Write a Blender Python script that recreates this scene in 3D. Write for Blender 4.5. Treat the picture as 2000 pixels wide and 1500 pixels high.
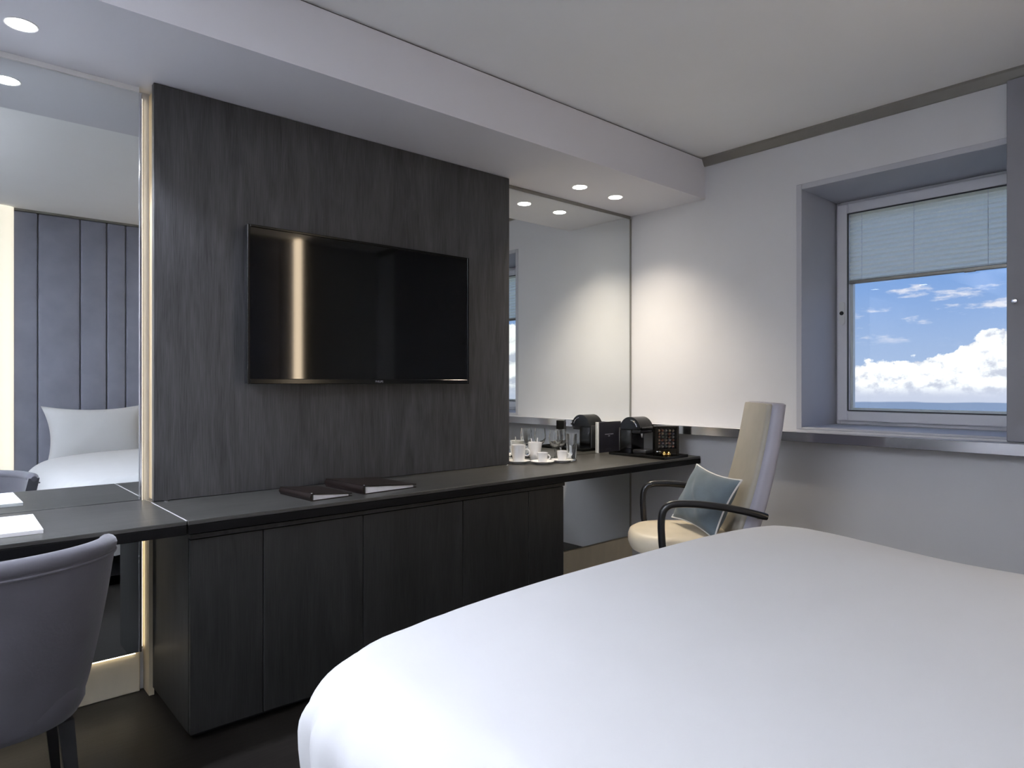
import bpy, bmesh, math, random
from mathutils import Vector, Matrix
random.seed(7)
PI = math.pi
for o in list(bpy.data.objects): bpy.data.objects.remove(o)
S = bpy.context.scene
COL = S.collection

# ------------------------------------------------------------------ camera
cam = bpy.data.objects.new('camera', bpy.data.cameras.new('camera'))
COL.objects.link(cam)
cam.location = (0, 0, 1.2)
cam.rotation_euler = (PI/2, 0, -math.radians(41.42))
cam.data.sensor_width = 36
cam.data.lens = 36*1303.7/2000
cam.data.clip_start = .02
S.camera = cam
S.view_settings.view_transform = 'Standard'
S.view_settings.look = 'None'
S.view_settings.gamma = 1
S.view_settings.use_curve_mapping = False
S.view_settings.exposure = 0.40

# light levels
E_SPOT_R, E_SPOT_L = 46, 68      # downlights in the soffit
E_BED_L, E_BED_R = 7, 4        # unseen downlights added over the bed as fill
E_FLOOR = 440                    # unseen torchiere, added to brighten the ceiling
E_LED, E_HEAD_L, E_HEAD_R = 3.4, .60, 14.0
WARM, COOL, NEUTRAL = (1.0, .87, .69), (.78, .84, 1.0), (.88, .91, 1.0)

# ------------------------------------------------------------------ world: blue sky, cumulus bank, sea haze
def world():
    w = bpy.data.worlds.new('sky'); S.world = w; w.use_nodes = True
    nt = w.node_tree; N = nt.nodes; L = nt.links
    bg = N['Background']; bg.inputs['Strength'].default_value = 1.0
    def val(x): return x
    def M(op, a, b=None, c=None, clamp=False):
        n = N.new('ShaderNodeMath'); n.operation = op; n.use_clamp = clamp
        for i, x in enumerate((a, b, c)):
            if x is None: continue
            if isinstance(x, (int, float)): n.inputs[i].default_value = x
            else: L.new(x, n.inputs[i])
        return n.outputs[0]
    def sstep(x, lo, hi):
        n = N.new('ShaderNodeMapRange'); n.interpolation_type = 'SMOOTHSTEP'
        L.new(x, n.inputs['Value']); n.inputs['From Min'].default_value = lo; n.inputs['From Max'].default_value = hi
        return n.outputs['Result']
    def comb(x, y, z=0.0):
        n = N.new('ShaderNodeCombineXYZ')
        for i, q in enumerate((x, y, z)):
            if isinstance(q, (int, float)): n.inputs[i].default_value = q
            else: L.new(q, n.inputs[i])
        return n.outputs[0]
    def noise(vec, scale, detail=6, rough=.55):
        n = N.new('ShaderNodeTexNoise'); n.inputs['Scale'].default_value = scale
        n.inputs['Detail'].default_value = detail; n.inputs['Roughness'].default_value = rough
        L.new(vec, n.inputs['Vector']); return n.outputs['Fac']
    def mix(f, a, b):
        n = N.new('ShaderNodeMix'); n.data_type = 'RGBA'
        L.new(f, n.inputs['Factor']) if not isinstance(f, (int, float)) else None
        for k, q in ((6, a), (7, b)):
            if isinstance(q, tuple): n.inputs[k].default_value = (*q, 1)
            else: L.new(q, n.inputs[k])
        return n.outputs[2]
    tc = N.new('ShaderNodeTexCoord'); sp = N.new('ShaderNodeSeparateXYZ')
    L.new(tc.outputs['Generated'], sp.inputs[0])
    x, y, e = sp.outputs
    az = M('ARCTAN2', y, x)
    ramp = N.new('ShaderNodeValToRGB'); el = ramp.color_ramp.elements
    el[0].position = 0; el[0].color = (.34, .43, .62, 1)
    el[1].position = 1; el[1].color = (.09, .19, .46, 1)
    for p, c in ((.05, (.29, .39, .61, 1)), (.15, (.155, .29, .60, 1))):
        q = ramp.color_ramp.elements.new(p); q.color = c
    L.new(M('MAXIMUM', e, 0.0), ramp.inputs[0])
    sky = ramp.outputs['Color']
    # high thin streaks
    cv = comb(M('MULTIPLY', az, 11.0), M('MULTIPLY', e, 40.0), 7.9)
    wisp = noise(cv, 1.0, 7, .62)
    wm = M('MULTIPLY', sstep(wisp, .53, .66), sstep(e, .045, .07))
    sky = mix(M('MULTIPLY', wm, .8), sky, (.80, .76, .79))
    # cumulus bank over the horizon
    cc = comb(az, M('MULTIPLY', e, 1.25), .37)
    n1 = noise(cc, 26, 8, .58)
    n0 = noise(comb(az, 0.0, .9), 5.0, 2)
    big = noise(cc, 9, 3, .5)
    H = M('ADD', M('MULTIPLY', M('SUBTRACT', n1, .5), .085), .034)
    H = M('ADD', H, M('MULTIPLY', sstep(az, .265, .20), .045))
    H = M('ADD', H, M('MULTIPLY', M('SUBTRACT', n0, .5), .05))
    cm = sstep(M('SUBTRACT', H, e), -.001, .004)
    sh = noise(comb(M('ADD', az, .006), M('ADD', M('MULTIPLY', e, 1.25), -.012), .37), 26, 8, .58)
    lit = M('SUBTRACT', n1, sh)
    cl = mix(sstep(lit, -.14, .05), (.50, .52, .62), (1.0, .99, .98))
    cl = mix(sstep(e, .004, -.018), cl, (.50, .53, .66))
    sky = mix(cm, sky, cl)
    # far ridge and sea haze
    ridge = M('ADD', M('MULTIPLY', M('SUBTRACT', noise(comb(az, 0.0, 5.0), 7, 3), .5), .012), -.0235)
    sky = mix(sstep(M('SUBTRACT', ridge, e), -.001, .001), sky, (.20, .27, .43))
    sky = mix(sstep(e, -.036, -.044), sky, (.34, .40, .52))
    sky = mix(sstep(e, -.05, -.4), sky, (.14, .18, .24))
    L.new(sky, bg.inputs['Color'])
world()

# ------------------------------------------------------------------ materials
MATS = {}
def _new(name):
    m = bpy.data.materials.new(name); m.use_nodes = True
    return m, m.node_tree.nodes, m.node_tree.links, m.node_tree.nodes['Principled BSDF']
def mat(name, col, rough=.5, metal=0, var=.06, scale=8, bump=0, bscale=None, stretch=(1, 1, 1), spec=.5, coat=0, sheen=0, detail=4, trans=0, ior=1.45):
    """principled surface whose colour varies by a procedural noise; bump adds fine relief"""
    m, N, L, b = _new(name)
    tc = N.new('ShaderNodeTexCoord'); mp = N.new('ShaderNodeMapping'); nz = N.new('ShaderNodeTexNoise')
    mp.inputs['Scale'].default_value = stretch
    L.new(tc.outputs['Object'], mp.inputs[0]); L.new(mp.outputs[0], nz.inputs['Vector'])
    nz.inputs['Scale'].default_value = scale; nz.inputs['Detail'].default_value = detail
    r = N.new('ShaderNodeValToRGB'); L.new(nz.outputs['Fac'], r.inputs[0])
    r.color_ramp.elements[0].position = .25; r.color_ramp.elements[1].position = .75
    r.color_ramp.elements[0].color = (*[max(0, c*(1-var)) for c in col], 1)
    r.color_ramp.elements[1].color = (*[min(1, c*(1+var)) for c in col], 1)
    L.new(r.outputs[0], b.inputs['Base Color'])
    b.inputs['Roughness'].default_value = rough; b.inputs['Metallic'].default_value = metal
    b.inputs['Specular IOR Level'].default_value = spec; b.inputs['Coat Weight'].default_value = coat
    b.inputs['Coat Roughness'].default_value = .08
    b.inputs['Sheen Weight'].default_value = sheen; b.inputs['Sheen Roughness'].default_value = .4
    b.inputs['Transmission Weight'].default_value = trans; b.inputs['IOR'].default_value = ior
    if bump:
        nb = N.new('ShaderNodeTexNoise'); nb.inputs['Scale'].default_value = bscale or scale*6; nb.inputs['Detail'].default_value = 5
        L.new(mp.outputs[0], nb.inputs['Vector'])
        bp = N.new('ShaderNodeBump'); bp.inputs['Strength'].default_value = bump; bp.inputs['Distance'].default_value = .002
        L.new(nb.outputs['Fac'], bp.inputs['Height']); L.new(bp.outputs[0], b.inputs['Normal'])
    MATS[name] = m
    return m
def emit(name, col, strength):
    m, N, L, b = _new(name)
    b.inputs['Base Color'].default_value = (*col, 1)
    b.inputs['Emission Color'].default_value = (*col, 1); b.inputs['Emission Strength'].default_value = strength
    MATS[name] = m; return m
def glass_pane(name):
    m, N, L, b = _new(name); N.remove(b)
    o = N['Material Output']; t = N.new('ShaderNodeBsdfTransparent'); g = N.new('ShaderNodeBsdfGlossy')
    t.inputs[0].default_value = (.97, .99, .985, 1)
    g.inputs['Roughness'].default_value = .0; lw = N.new('ShaderNodeLayerWeight'); lw.inputs[0].default_value = .5
    pw = N.new('ShaderNodeMath'); pw.operation = 'POWER'; pw.inputs[1].default_value = 4; L.new(lw.outputs['Facing'], pw.inputs[0])
    f = N.new('ShaderNodeMath'); f.operation = 'MULTIPLY_ADD'; f.inputs[1].default_value = .9; f.inputs[2].default_value = .02; L.new(pw.outputs[0], f.inputs[0])
    x = N.new('ShaderNodeMixShader'); L.new(f.outputs[0], x.inputs[0]); L.new(t.outputs[0], x.inputs[1]); L.new(g.outputs[0], x.inputs[2])
    L.new(x.outputs[0], o.inputs[0]); MATS[name] = m
def wood(name, dark, light, axis, rough=.42, spec=.5, bump=.25):
    """open-grain stained oak: long streaks along one axis plus cathedral figure"""
    m, N, L, b = _new(name)
    tc = N.new('ShaderNodeTexCoord')
    def nz(st, sc, det, dist=0):
        mp = N.new('ShaderNodeMapping'); mp.inputs['Scale'].default_value = st
        L.new(tc.outputs['Object'], mp.inputs[0])
        n = N.new('ShaderNodeTexNoise'); n.inputs['Scale'].default_value = sc; n.inputs['Detail'].default_value = det
        n.inputs['Distortion'].default_value = dist
        L.new(mp.outputs[0], n.inputs['Vector']); return n.outputs['Fac']
    def st(a, k): return tuple(a if i == axis else k for i in range(3))
    fine = nz(st(3.0, 130), 3.0, 5)
    fig = nz(st(.8, 6.0), 2.2, 5, 1.6)
    mx = N.new('ShaderNodeMath'); mx.operation = 'MULTIPLY_ADD'; L.new(fig, mx.inputs[0]); mx.inputs[1].default_value = .55
    sc = N.new('ShaderNodeMath'); sc.operation = 'MULTIPLY'; L.new(fine, sc.inputs[0]); sc.inputs[1].default_value = .6
    L.new(sc.outputs[0], mx.inputs[2])
    r = N.new('ShaderNodeValToRGB'); L.new(mx.outputs[0], r.inputs[0])
    r.color_ramp.elements[0].position = .38; r.color_ramp.elements[1].position = .78
    r.color_ramp.elements[0].color = (*dark, 1); r.color_ramp.elements[1].color = (*light, 1)
    L.new(r.outputs[0], b.inputs['Base Color'])
    b.inputs['Roughness'].default_value = rough; b.inputs['Specular IOR Level'].default_value = spec
    bp = N.new('ShaderNodeBump'); bp.inputs['Strength'].default_value = bump; bp.inputs['Distance'].default_value = .001
    L.new(fine, bp.inputs['Height']); L.new(bp.outputs[0], b.inputs['Normal'])
    MATS[name] = m
def blind_mat(name):
    m, N, L, b = _new(name); N.remove(b)
    d = N.new('ShaderNodeBsdfDiffuse'); t = N.new('ShaderNodeBsdfTranslucent')
    tc = N.new('ShaderNodeTexCoord'); nz = N.new('ShaderNodeTexNoise'); nz.inputs['Scale'].default_value = 220
    L.new(tc.outputs['Object'], nz.inputs['Vector'])
    r = N.new('ShaderNodeValToRGB'); L.new(nz.outputs['Fac'], r.inputs[0])
    r.color_ramp.elements[0].color = (.93, .93, .85, 1); r.color_ramp.elements[1].color = (.97, .97, .90, 1)
    L.new(r.outputs[0], d.inputs[0]); L.new(r.outputs[0], t.inputs[0])
    x = N.new('ShaderNodeMixShader'); x.inputs[0].default_value = .72
    L.new(d.outputs[0], x.inputs[1]); L.new(t.outputs[0], x.inputs[2]); L.new(x.outputs[0], N['Material Output'].inputs[0])
    MATS[name] = m

mat('plaster', (.64, .645, .67), .75, var=.02, scale=3, bump=.03, bscale=180)
mat('ceiling_paint', (.91, .925, .94), .8, var=.015, scale=2)
mat('soffit_paint', (.70, .70, .75), .8, var=.015, scale=2)
mat('reveal_paint', (.46, .47, .52), .6, var=.03, scale=4)
mat('taupe_metal', (.27, .26, .24), .38, .55, var=.04)
mat('shutter_grey', (.24, .24, .27), .55, var=.04, scale=5, bump=.03)
mat('floor_wood', (.014, .012, .0105), .38, var=.4, scale=6, stretch=(1.2, 14, 1), bump=.15)
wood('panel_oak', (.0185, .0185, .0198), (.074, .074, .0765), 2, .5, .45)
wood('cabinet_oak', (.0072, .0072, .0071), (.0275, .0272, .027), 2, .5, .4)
wood('top_oak', (.022, .0213, .020), (.064, .062, .057), 0, .36, .5)
mat('black_edge', (.0025, .0025, .003), .55, var=.2, spec=.2)
mat('champagne', (.76, .68, .52), .45, .15, var=.05, scale=20, stretch=(1, 1, .2))
mat('cream_board', (.47, .40, .28), .6, var=.04)
mat('mirror', (.86, .885, .875), .0, 1, var=.0)
mat('chrome', (.72, .72, .74), .12, 1, var=.03)
mat('seam_metal', (.45, .45, .45), .5, .0, var=.03)
mat('steel', (.62, .62, .64), .16, 1, var=.05, scale=4, stretch=(1, .3, 6))
mat('white_pvc', (.78, .78, .82), .35, var=.02)
mat('white_plastic', (.78, .78, .78), .35, var=.02)
mat('black_gloss', (.004, .004, .004), .16, var=.1, spec=.4)
mat('screen', (.002, .002, .002), .05, var=.1, spec=.62)
mat('black_matt', (.012, .012, .013), .45, var=.15)
mat('black_tube', (.010, .010, .012), .28, var=.15, coat=.3)
mat('linen', (.60, .60, .61), .85, var=.012, scale=6, bump=.06, bscale=260, sheen=.15)
mat('velvet', (.095, .092, .110), .8, var=.16, scale=7, bump=.15, bscale=120, sheen=.35)
mat('head_fabric', (.25, .257, .32), .85, var=.12, scale=5, bump=.2, bscale=420, sheen=.25)
mat('leather_taupe', (.34, .315, .265), .42, var=.07, scale=10, bump=.12, bscale=160)
mat('leather_cream', (.66, .58, .44), .42, var=.06, scale=10, bump=.1, bscale=160)
mat('grey_vinyl', (.33, .325, .38), .38, var=.05, bump=.05)
mat('denim', (.115, .148, .172), .9, var=.30, scale=5, bump=.3, bscale=240, sheen=.2, stretch=(1, 1, 1))
mat('piping_white', (.72, .72, .70), .7, var=.03)
mat('leather_brown', (.010, .0055, .0045), .38, var=.3, scale=14, bump=.2, bscale=150)
mat('paper', (.80, .80, .82), .7, var=.02, scale=40)
mat('ink', (.10, .10, .11), .7, var=.1)
mat('navy_card', (.014, .014, .022), .5, var=.15)
mat('print_grey', (.30, .30, .33), .6, var=.1)
mat('porcelain', (.84, .84, .85), .18, var=.015, coat=.4)
mat('clear_glass', (.97, .98, .98), .0, var=.005, trans=1, ior=1.46)
mat('acrylic', (.93, .94, .94), .02, var=.01, trans=1, ior=1.3)
mat('gold_foil', (.72, .50, .18), .25, 1, var=.1)
for k, c in enumerate(((.36, .18, .13), (.46, .47, .48), (.20, .26, .24), (.55, .48, .38), (.22, .22, .30))):
    mat('capsule_%d' % k, c, .28, .9, var=.15)
mat('backing', (.05, .05, .055), .6, var=.1)
blind_mat('blind_cloth'); glass_pane('pane')
emit('lamp_white', (1, .97, .90), 14); emit('lamp_cool', (.98, .98, 1), 14)
emit('led', (1.0, .86, .62), E_LED)
emit('head_glow_l', (1.0, .92, .78), E_HEAD_L); emit('head_glow_r', (1.0, .80, .56), E_HEAD_R)

# ------------------------------------------------------------------ mesh helpers
def box(bm, x0, x1, y0, y1, z0, z1, bev=0, seg=2, mtx=None):
    t = bmesh.new()
    v = [t.verts.new((x, y, z)) for z in (z0, z1) for y in (y0, y1) for x in (x0, x1)]
    for f in ((0, 2, 3, 1), (4, 5, 7, 6), (0, 1, 5, 4), (2, 6, 7, 3), (0, 4, 6, 2), (1, 3, 7, 5)):
        t.faces.new([v[i] for i in f])
    if bev: bmesh.ops.bevel(t, geom=t.edges[:] , offset=bev, segments=seg, affect='EDGES', profile=.5)
    if mtx: bmesh.ops.transform(t, matrix=mtx, verts=t.verts)
    me = bpy.data.meshes.new('tmp'); t.to_mesh(me); t.free(); bm.from_mesh(me); bpy.data.meshes.remove(me)
    return bm
def lathe(bm, prof, c=(0, 0, 0), n=32, mtx=None):
    rings = []
    for r, z in prof:
        if r < 1e-6: rings.append([bm.verts.new((c[0], c[1], c[2]+z))])
        else: rings.append([bm.verts.new((c[0]+r*math.cos(2*PI*i/n), c[1]+r*math.sin(2*PI*i/n), c[2]+z)) for i in range(n)])
    new = [v for r in rings for v in r]
    for a, b in zip(rings, rings[1:]):
        for i in range(n):
            j = (i+1) % n
            q = [a[i % len(a)], a[j % len(a)], b[j % len(b)], b[i % len(b)]]
            u = []
            for w in q:
                if w not in u: u.append(w)
            if len(u) > 2: bm.faces.new(u)
    if mtx: bmesh.ops.transform(bm, matrix=mtx, verts=new)
    return bm
def smooth_path(pts, sub=6):
    P = [Vector(p) for p in pts]; out = []
    for i in range(len(P)-1):
        a, b, c, d = P[max(i-1, 0)], P[i], P[i+1], P[min(i+2, len(P)-1)]
        for k in range(sub):
            t = k/sub
            out.append(.5*((2*b)+(-a+c)*t+(2*a-5*b+4*c-d)*t*t+(-a+3*b-3*c+d)*t**3))
    out.append(P[-1]); return out
def tube(bm, pts, r, n=12, closed=False):
    P = [Vector(p) for p in pts]; m = len(P); rings = []; up = None
    for i in range(m):
        if closed: t = (P[(i+1) % m]-P[i-1]).normalized()
        else: t = (P[min(i+1, m-1)]-P[max(i-1, 0)]).normalized()
        if up is None: up = t.orthogonal().normalized()
        up = (up - t*up.dot(t)).normalized(); s = t.cross(up)
        rr = r[i] if isinstance(r, (list, tuple)) else r
        rings.append([bm.verts.new(P[i]+rr*(math.cos(2*PI*k/n)*up+math.sin(2*PI*k/n)*s)) for k in range(n)])
    for i in range(m if closed else m-1):
        a, b = rings[i], rings[(i+1) % m]
        for k in range(n): bm.faces.new((a[k], a[(k+1) % n], b[(k+1) % n], b[k]))
    if not closed:
        bm.faces.new(list(reversed(rings[0]))); bm.faces.new(rings[-1])
    return bm
def prism(bm, poly, axis, a, b):
    """extrude a 2D polygon; axis 0: poly=(y,z) along x; 1: (x,z) along y; 2: (x,y) along z"""
    def p(q, t): return {0: (t, q[0], q[1]), 1: (q[0], t, q[1]), 2: (q[0], q[1], t)}[axis]
    A = [bm.verts.new(p(q, a)) for q in poly]; B = [bm.verts.new(p(q, b)) for q in poly]
    bm.faces.new(A); bm.faces.new(list(reversed(B))); n = len(poly)
    for i in range(n): bm.faces.new((A[i], B[i], B[(i+1) % n], A[(i+1) % n]))
    return bm
def rings_mesh(bm, rings, cap0=True, cap1=True, closed=True):
    R = [[bm.verts.new(p) for p in r] for r in rings]
    for a, b in zip(R, R[1:]):
        n = len(a)
        for k in range(n if closed else n-1): bm.faces.new((a[k], a[(k+1) % n], b[(k+1) % n], b[k]))
    if cap0: bm.faces.new(list(reversed(R[0])))
    if cap1: bm.faces.new(R[-1])
    return bm
def pillow(bm, w, h, t, n=22, horn=.10, seed=0, wr=.006):
    """stuffed square cushion in the XZ plane, thickness along Y, with pinched corners"""
    rnd = random.Random(seed); ph = [rnd.uniform(0, 6) for _ in range(6)]
    def pos(i, j, s):
        u = -1+2*i/n; v = -1+2*j/n
        pin = 1-horn*(1-abs(u)**2)*(abs(v)**3); pin2 = 1-horn*(1-abs(v)**2)*(abs(u)**3)
        x = w/2*u*pin2; z = h/2*v*pin
        th = t/2*((1-abs(u)**2.6)*(1-abs(v)**2.6))**.55
        th += wr*(math.sin(5*u+ph[0])*math.sin(4*v+ph[1])+.6*math.sin(11*u-7*v+ph[2]))*(1-u*u)*(1-v*v)
        return (x, s*max(th, 0), z)
    F = {}; B = {}
    for i in range(n+1):
        for j in range(n+1):
            F[i, j] = bm.verts.new(pos(i, j, -1))
            B[i, j] = F[i, j] if i in (0, n) or j in (0, n) else bm.verts.new(pos(i, j, 1))
    for i in range(n):
        for j in range(n):
            bm.faces.new((F[i, j], F[i+1, j], F[i+1, j+1], F[i, j+1]))
            bm.faces.new((B[i, j], B[i, j+1], B[i+1, j+1], B[i+1, j]))
    rim = [pos(i, 0, 1) for i in range(n)]+[pos(n, j, 1) for j in range(n)]+[pos(i, n, 1) for i in range(n, 0, -1)]+[pos(0, j, 1) for j in range(n, 0, -1)]
    return rim
def BM(): return bmesh.new()

def mk(name, bm, m, parent=None, smooth=35, world=False, loc=None, rz=0):
    """link a bmesh as ONE mesh object; world=True: coordinates are world, shifted to the parent's or own origin"""
    bmesh.ops.recalc_face_normals(bm, faces=bm.faces)
    base = None
    if world:
        base = parent_origin(parent) if parent else Vector(loc or (0, 0, 0))
        bmesh.ops.translate(bm, vec=-base, verts=bm.verts)
    me = bpy.data.meshes.new(name); bm.to_mesh(me); bm.free()
    if smooth:
        me.polygons.foreach_set('use_smooth', [True]*len(me.polygons)); me.set_sharp_from_angle(angle=math.radians(smooth))
    me.materials.append(MATS[m])
    o = bpy.data.objects.new(name, me); COL.objects.link(o)
    if parent: o.parent = parent
    elif loc: o.location = loc; o.rotation_euler = (0, 0, rz)
    return o
def parent_origin(p):
    v = Vector(p.location)
    while p.parent: p = p.parent; v += Vector(p.location)
    return v
def tag(o, label=None, cat=None, group=None, kind=None):
    if label: o['label'] = label
    if cat: o['category'] = cat
    if group: o['group'] = group
    if kind: o['kind'] = kind
    return o
def thing(name, label, cat, loc, rz=0, group=None):
    o = bpy.data.objects.new(name, None); COL.objects.link(o); o.empty_display_size = .1
    o.location = loc; o.rotation_euler = (0, 0, rz)
    return tag(o, label, cat, group)
def struct(name, bm, m, label, cat, smooth=0, loc=(0, 0, 0)):
    return tag(mk(name, bm, m, None, smooth, True, loc), label, cat, kind='structure')
def dup(root, loc, rz, label=None):
    def cp(o, par):
        c = o.copy(); COL.objects.link(c); c.parent = par
        for ch in o.children: cp(ch, c)
        return c
    r = cp(root, None); r.location = loc; r.rotation_euler = (0, 0, rz)
    if label: r['label'] = label
    return r
def text_mesh(name, s, size, m, parent, mtx):
    cu = bpy.data.curves.new('t', 'FONT'); cu.body = s; cu.size = size; cu.align_x = 'CENTER'; cu.extrude = .0003
    t = bpy.data.objects.new('t', cu); COL.objects.link(t)
    dg = bpy.context.evaluated_depsgraph_get(); me = bpy.data.meshes.new_from_object(t.evaluated_get(dg))
    bpy.data.objects.remove(t); me.transform(mtx); me.materials.clear(); me.materials.append(MATS[m]); me.name = name
    o = bpy.data.objects.new(name, me); COL.objects.link(o); o.parent = parent; return o

# ------------------------------------------------------------------ dimensions (metres, camera stands at x=y=0)
XW = 3.65      # window wall
YM = 2.90      # mirror plane
YWALL = 2.94   # wall behind the mirrors
YB = -.80      # headboard wall
XL = -2.6      # entry side
ZC, ZS, YS = 2.60, 2.35, 2.32    # ceiling, soffit underside, soffit front
PX0, PX1 = .658, 2.457           # oak television panel
ZT = .75; YT = 2.345             # worktop height and front edge
XG = 4.10                        # window frame plane
WY0, WY1, WZ0, WZ1 = .60, 1.74, .95, 2.307

# ------------------------------------------------------------------ room shell
b = BM(); box(b, XL-.1, XW+.1, YB-.1, YWALL+.1, -.1, 0); struct('floor', b, 'floor_wood', 'near-black dark wood floor under the bed and chairs', 'floor')
b = BM(); box(b, XL-.1, XW+.1, YB-.1, YWALL+.1, ZC, ZC+.1); struct('ceiling', b, 'ceiling_paint', 'smooth pale grey painted ceiling above the bed', 'ceiling')
b = BM(); box(b, XL, XW, YS, YWALL, ZS, ZC-.010); t1 = struct('trim_1', b, 'soffit_paint', 'boxed pale lilac-grey soffit with recessed downlights above the mirrors', 'soffit')
mk('painted_gap_shade', box(BM(), XL, XW, YS+.012, YWALL, ZC-.010, ZC), 'backing', t1, 0, True)  # recess filled dark, the gap's shade put into its colour
b = BM(); box(b, XL-.1, XW+.1, YWALL, YWALL+.1, 0, ZC); struct('wall_front', b, 'plaster', 'pale wall behind the mirrors and television panel', 'wall')
b = BM(); box(b, XL-.1, XL, YB-.1, YWALL, 0, ZC); struct('wall_left', b, 'plaster', 'pale grey painted wall on the entry side', 'wall')
# window wall with a deep opening
b = BM(); X2 = XG+.12
box(b, XW, X2, YB-.1, WY0, -.1, ZC+.1); box(b, XW, X2, WY1, YWALL+.1, -.1, ZC+.1)
box(b, XW, X2, WY0, WY1, -.1, WZ0); box(b, XW, X2, WY0, WY1, WZ1, ZC+.1)
struct('wall_right', b, 'plaster', 'pale grey plaster wall with the deep window opening', 'wall')
# lining of the opening: each board separate
rv = thing('trim_2', 'grey-lilac boxed lining around the deep window opening', 'window lining', (XW, (WY0+WY1)/2, WZ0)); rv['kind'] = 'structure'
T = .03
for nm, c in (('side_lining', (XW-.004, XG+.08, WY1-T, WY1, WZ0, WZ1)), ('side_lining', (XW-.004, XG+.08, WY0, WY0+T, WZ0, WZ1)),
              ('head_lining', (XW-.004, XG+.08, WY0+T, WY1-T, WZ1-T, WZ1)), ('sill_board', (XW-.004, XG+.08, WY0+T, WY1-T, WZ0, WZ0+.012))):
    mk(nm, box(BM(), *c, bev=.002, seg=1), 'reveal_paint', rv, 30, True)
# back wall with fabric panels, narrow towards the middle
wb = struct('wall_back', box(BM(), XL-.1, XW+.1, YB-.1, YB-.03, 0, ZC), 'plaster', 'wall behind the bed, padded with tall upright fabric panels', 'wall')
seams = [.42, .697, .989, 1.182, 1.326]
seams = seams+[3.26-s for s in reversed(seams)]; seams[-1] = 2.76
for a, c in zip(seams, seams[1:]):
    mk('fabric_panel', box(BM(), a+.003, c-.003, YB-.03, YB+.012, .12, ZC-.02, bev=.012, seg=3), 'head_fabric', wb, 40, True)
mk('top_rail', box(BM(), .42, 2.76, YB-.03, YB+.012, ZC-.018, ZC), 'taupe_metal', wb, 0, True)
# slim added fins beside the padded panels; columns glow in place of lit fabric
for s, x, m in ((1, .42, 'head_glow_l'), (-1, 2.76, 'head_glow_r')):
    f = thing('light_fin', 'slim dark upright fin with a column glowing as lit fabric %s the padded panels' % ('at the entry end of' if s > 0 else 'at the window end of'), 'wall light', (x, YB, 0), group='light fins beside the headboard')
    mk('fin', box(BM(), min(x-s*.05, x), max(x-s*.05, x), YB-.03, YB+.11, 0, ZC), 'black_matt', f, 0, True)
    wc = .12 if s > 0 else .06
    q = [(x, YB+.013)]+[(x+s*wc*math.sin(PI/2*i/8), YB+.013+.05*math.cos(PI/2*i/8)) for i in range(9)]
    mk('glow_column', prism(BM(), q, 2, .15, ZC-.002), m, f, 40, True)
# cornice track above the window
tr = struct('trim_3', prism(BM(), [(XW-.035, ZC), (XW-.035, ZC-.012), (XW-.012, ZC-.05), (XW, ZC-.05), (XW, ZC)], 1, YB, YS), 'taupe_metal', 'taupe metal track along the top of the window wall', 'cornice')
# ledge under the window
lg = thing('window_ledge', 'narrow ledge with polished steel edge running under the window', 'ledge', (XW, 1.0, .94))
mk('shelf', box(BM(), XW-.105, XW, YB, YM-.005, .905, .94), 'reveal_paint', lg, 0, True)
mk('steel_edge', box(BM(), XW-.115, XW-.105, YB, YM-.005, .889, .941, bev=.0015, seg=1), 'steel', lg, 30, True)
# baseboards under the mirrors
for nm, x0, x1 in (('baseboard_left', XL, PX0-.022), ('baseboard_right', PX1+.02, XW)):
    struct(nm, box(BM(), x0, x1, YM+(.018 if 'left' in nm else -.012), YWALL, 0, .155, bev=.003, seg=1), 'champagne', 'tall champagne metal baseboard below the %s mirror' % ('desk' if 'left' in nm else 'coffee-counter'), 'baseboard', 30)

# ------------------------------------------------------------------ window
wn = thing('window_1', 'white framed window with a half-lowered pleated blind and sky behind', 'window', (XG, 1.2, WZ0+.012)); wn['kind'] = 'structure'
fy0, fy1, fz0, fz1 = WY0+T, WY1-T, WZ0+.012, WZ1-T
def frame(y0, y1, z0, z1, w, x0, x1, bev=.004):
    b = BM()
    box(b, x0, x1, y0, y0+w, z0, z1, bev, 1); box(b, x0, x1, y1-w, y1, z0, z1, bev, 1)
    box(b, x0, x1, y0+w-.002, y1-w+.002, z0, z0+w, bev, 1); box(b, x0, x1, y0+w-.002, y1-w+.002, z1-w, z1, bev, 1)
    return b
mk('outer_frame', frame(fy0, fy1, fz0, fz1, .022, XG-.005, XG+.075), 'white_pvc', wn, 30, True)
sash = mk('sash', frame(fy0+.012, fy1-.012, fz0+.020, fz1-.016, .062, XG-.028, XG+.05, .006), 'white_pvc', wn, 30, True)
gy0, gy1, gz0, gz1 = fy0+.074, fy1-.074, fz0+.082, fz1-.078
mk('glazing_bead', frame(gy0-.002, gy1+.002, gz0-.002, gz1+.002, .006, XG-.030, XG-.020, .001), 'backing', sash, 30, True)
mk('spacer_bar', frame(gy0, gy1, gz0, gz1, .016, XG+.012, XG+.040, .001), 'white_plastic', sash, 30, True)
mk('pane', box(BM(), XG+.004, XG+.010, gy0-.004, gy1+.004, gz0-.004, gz1+.004), 'pane', sash, 0, True)
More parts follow.
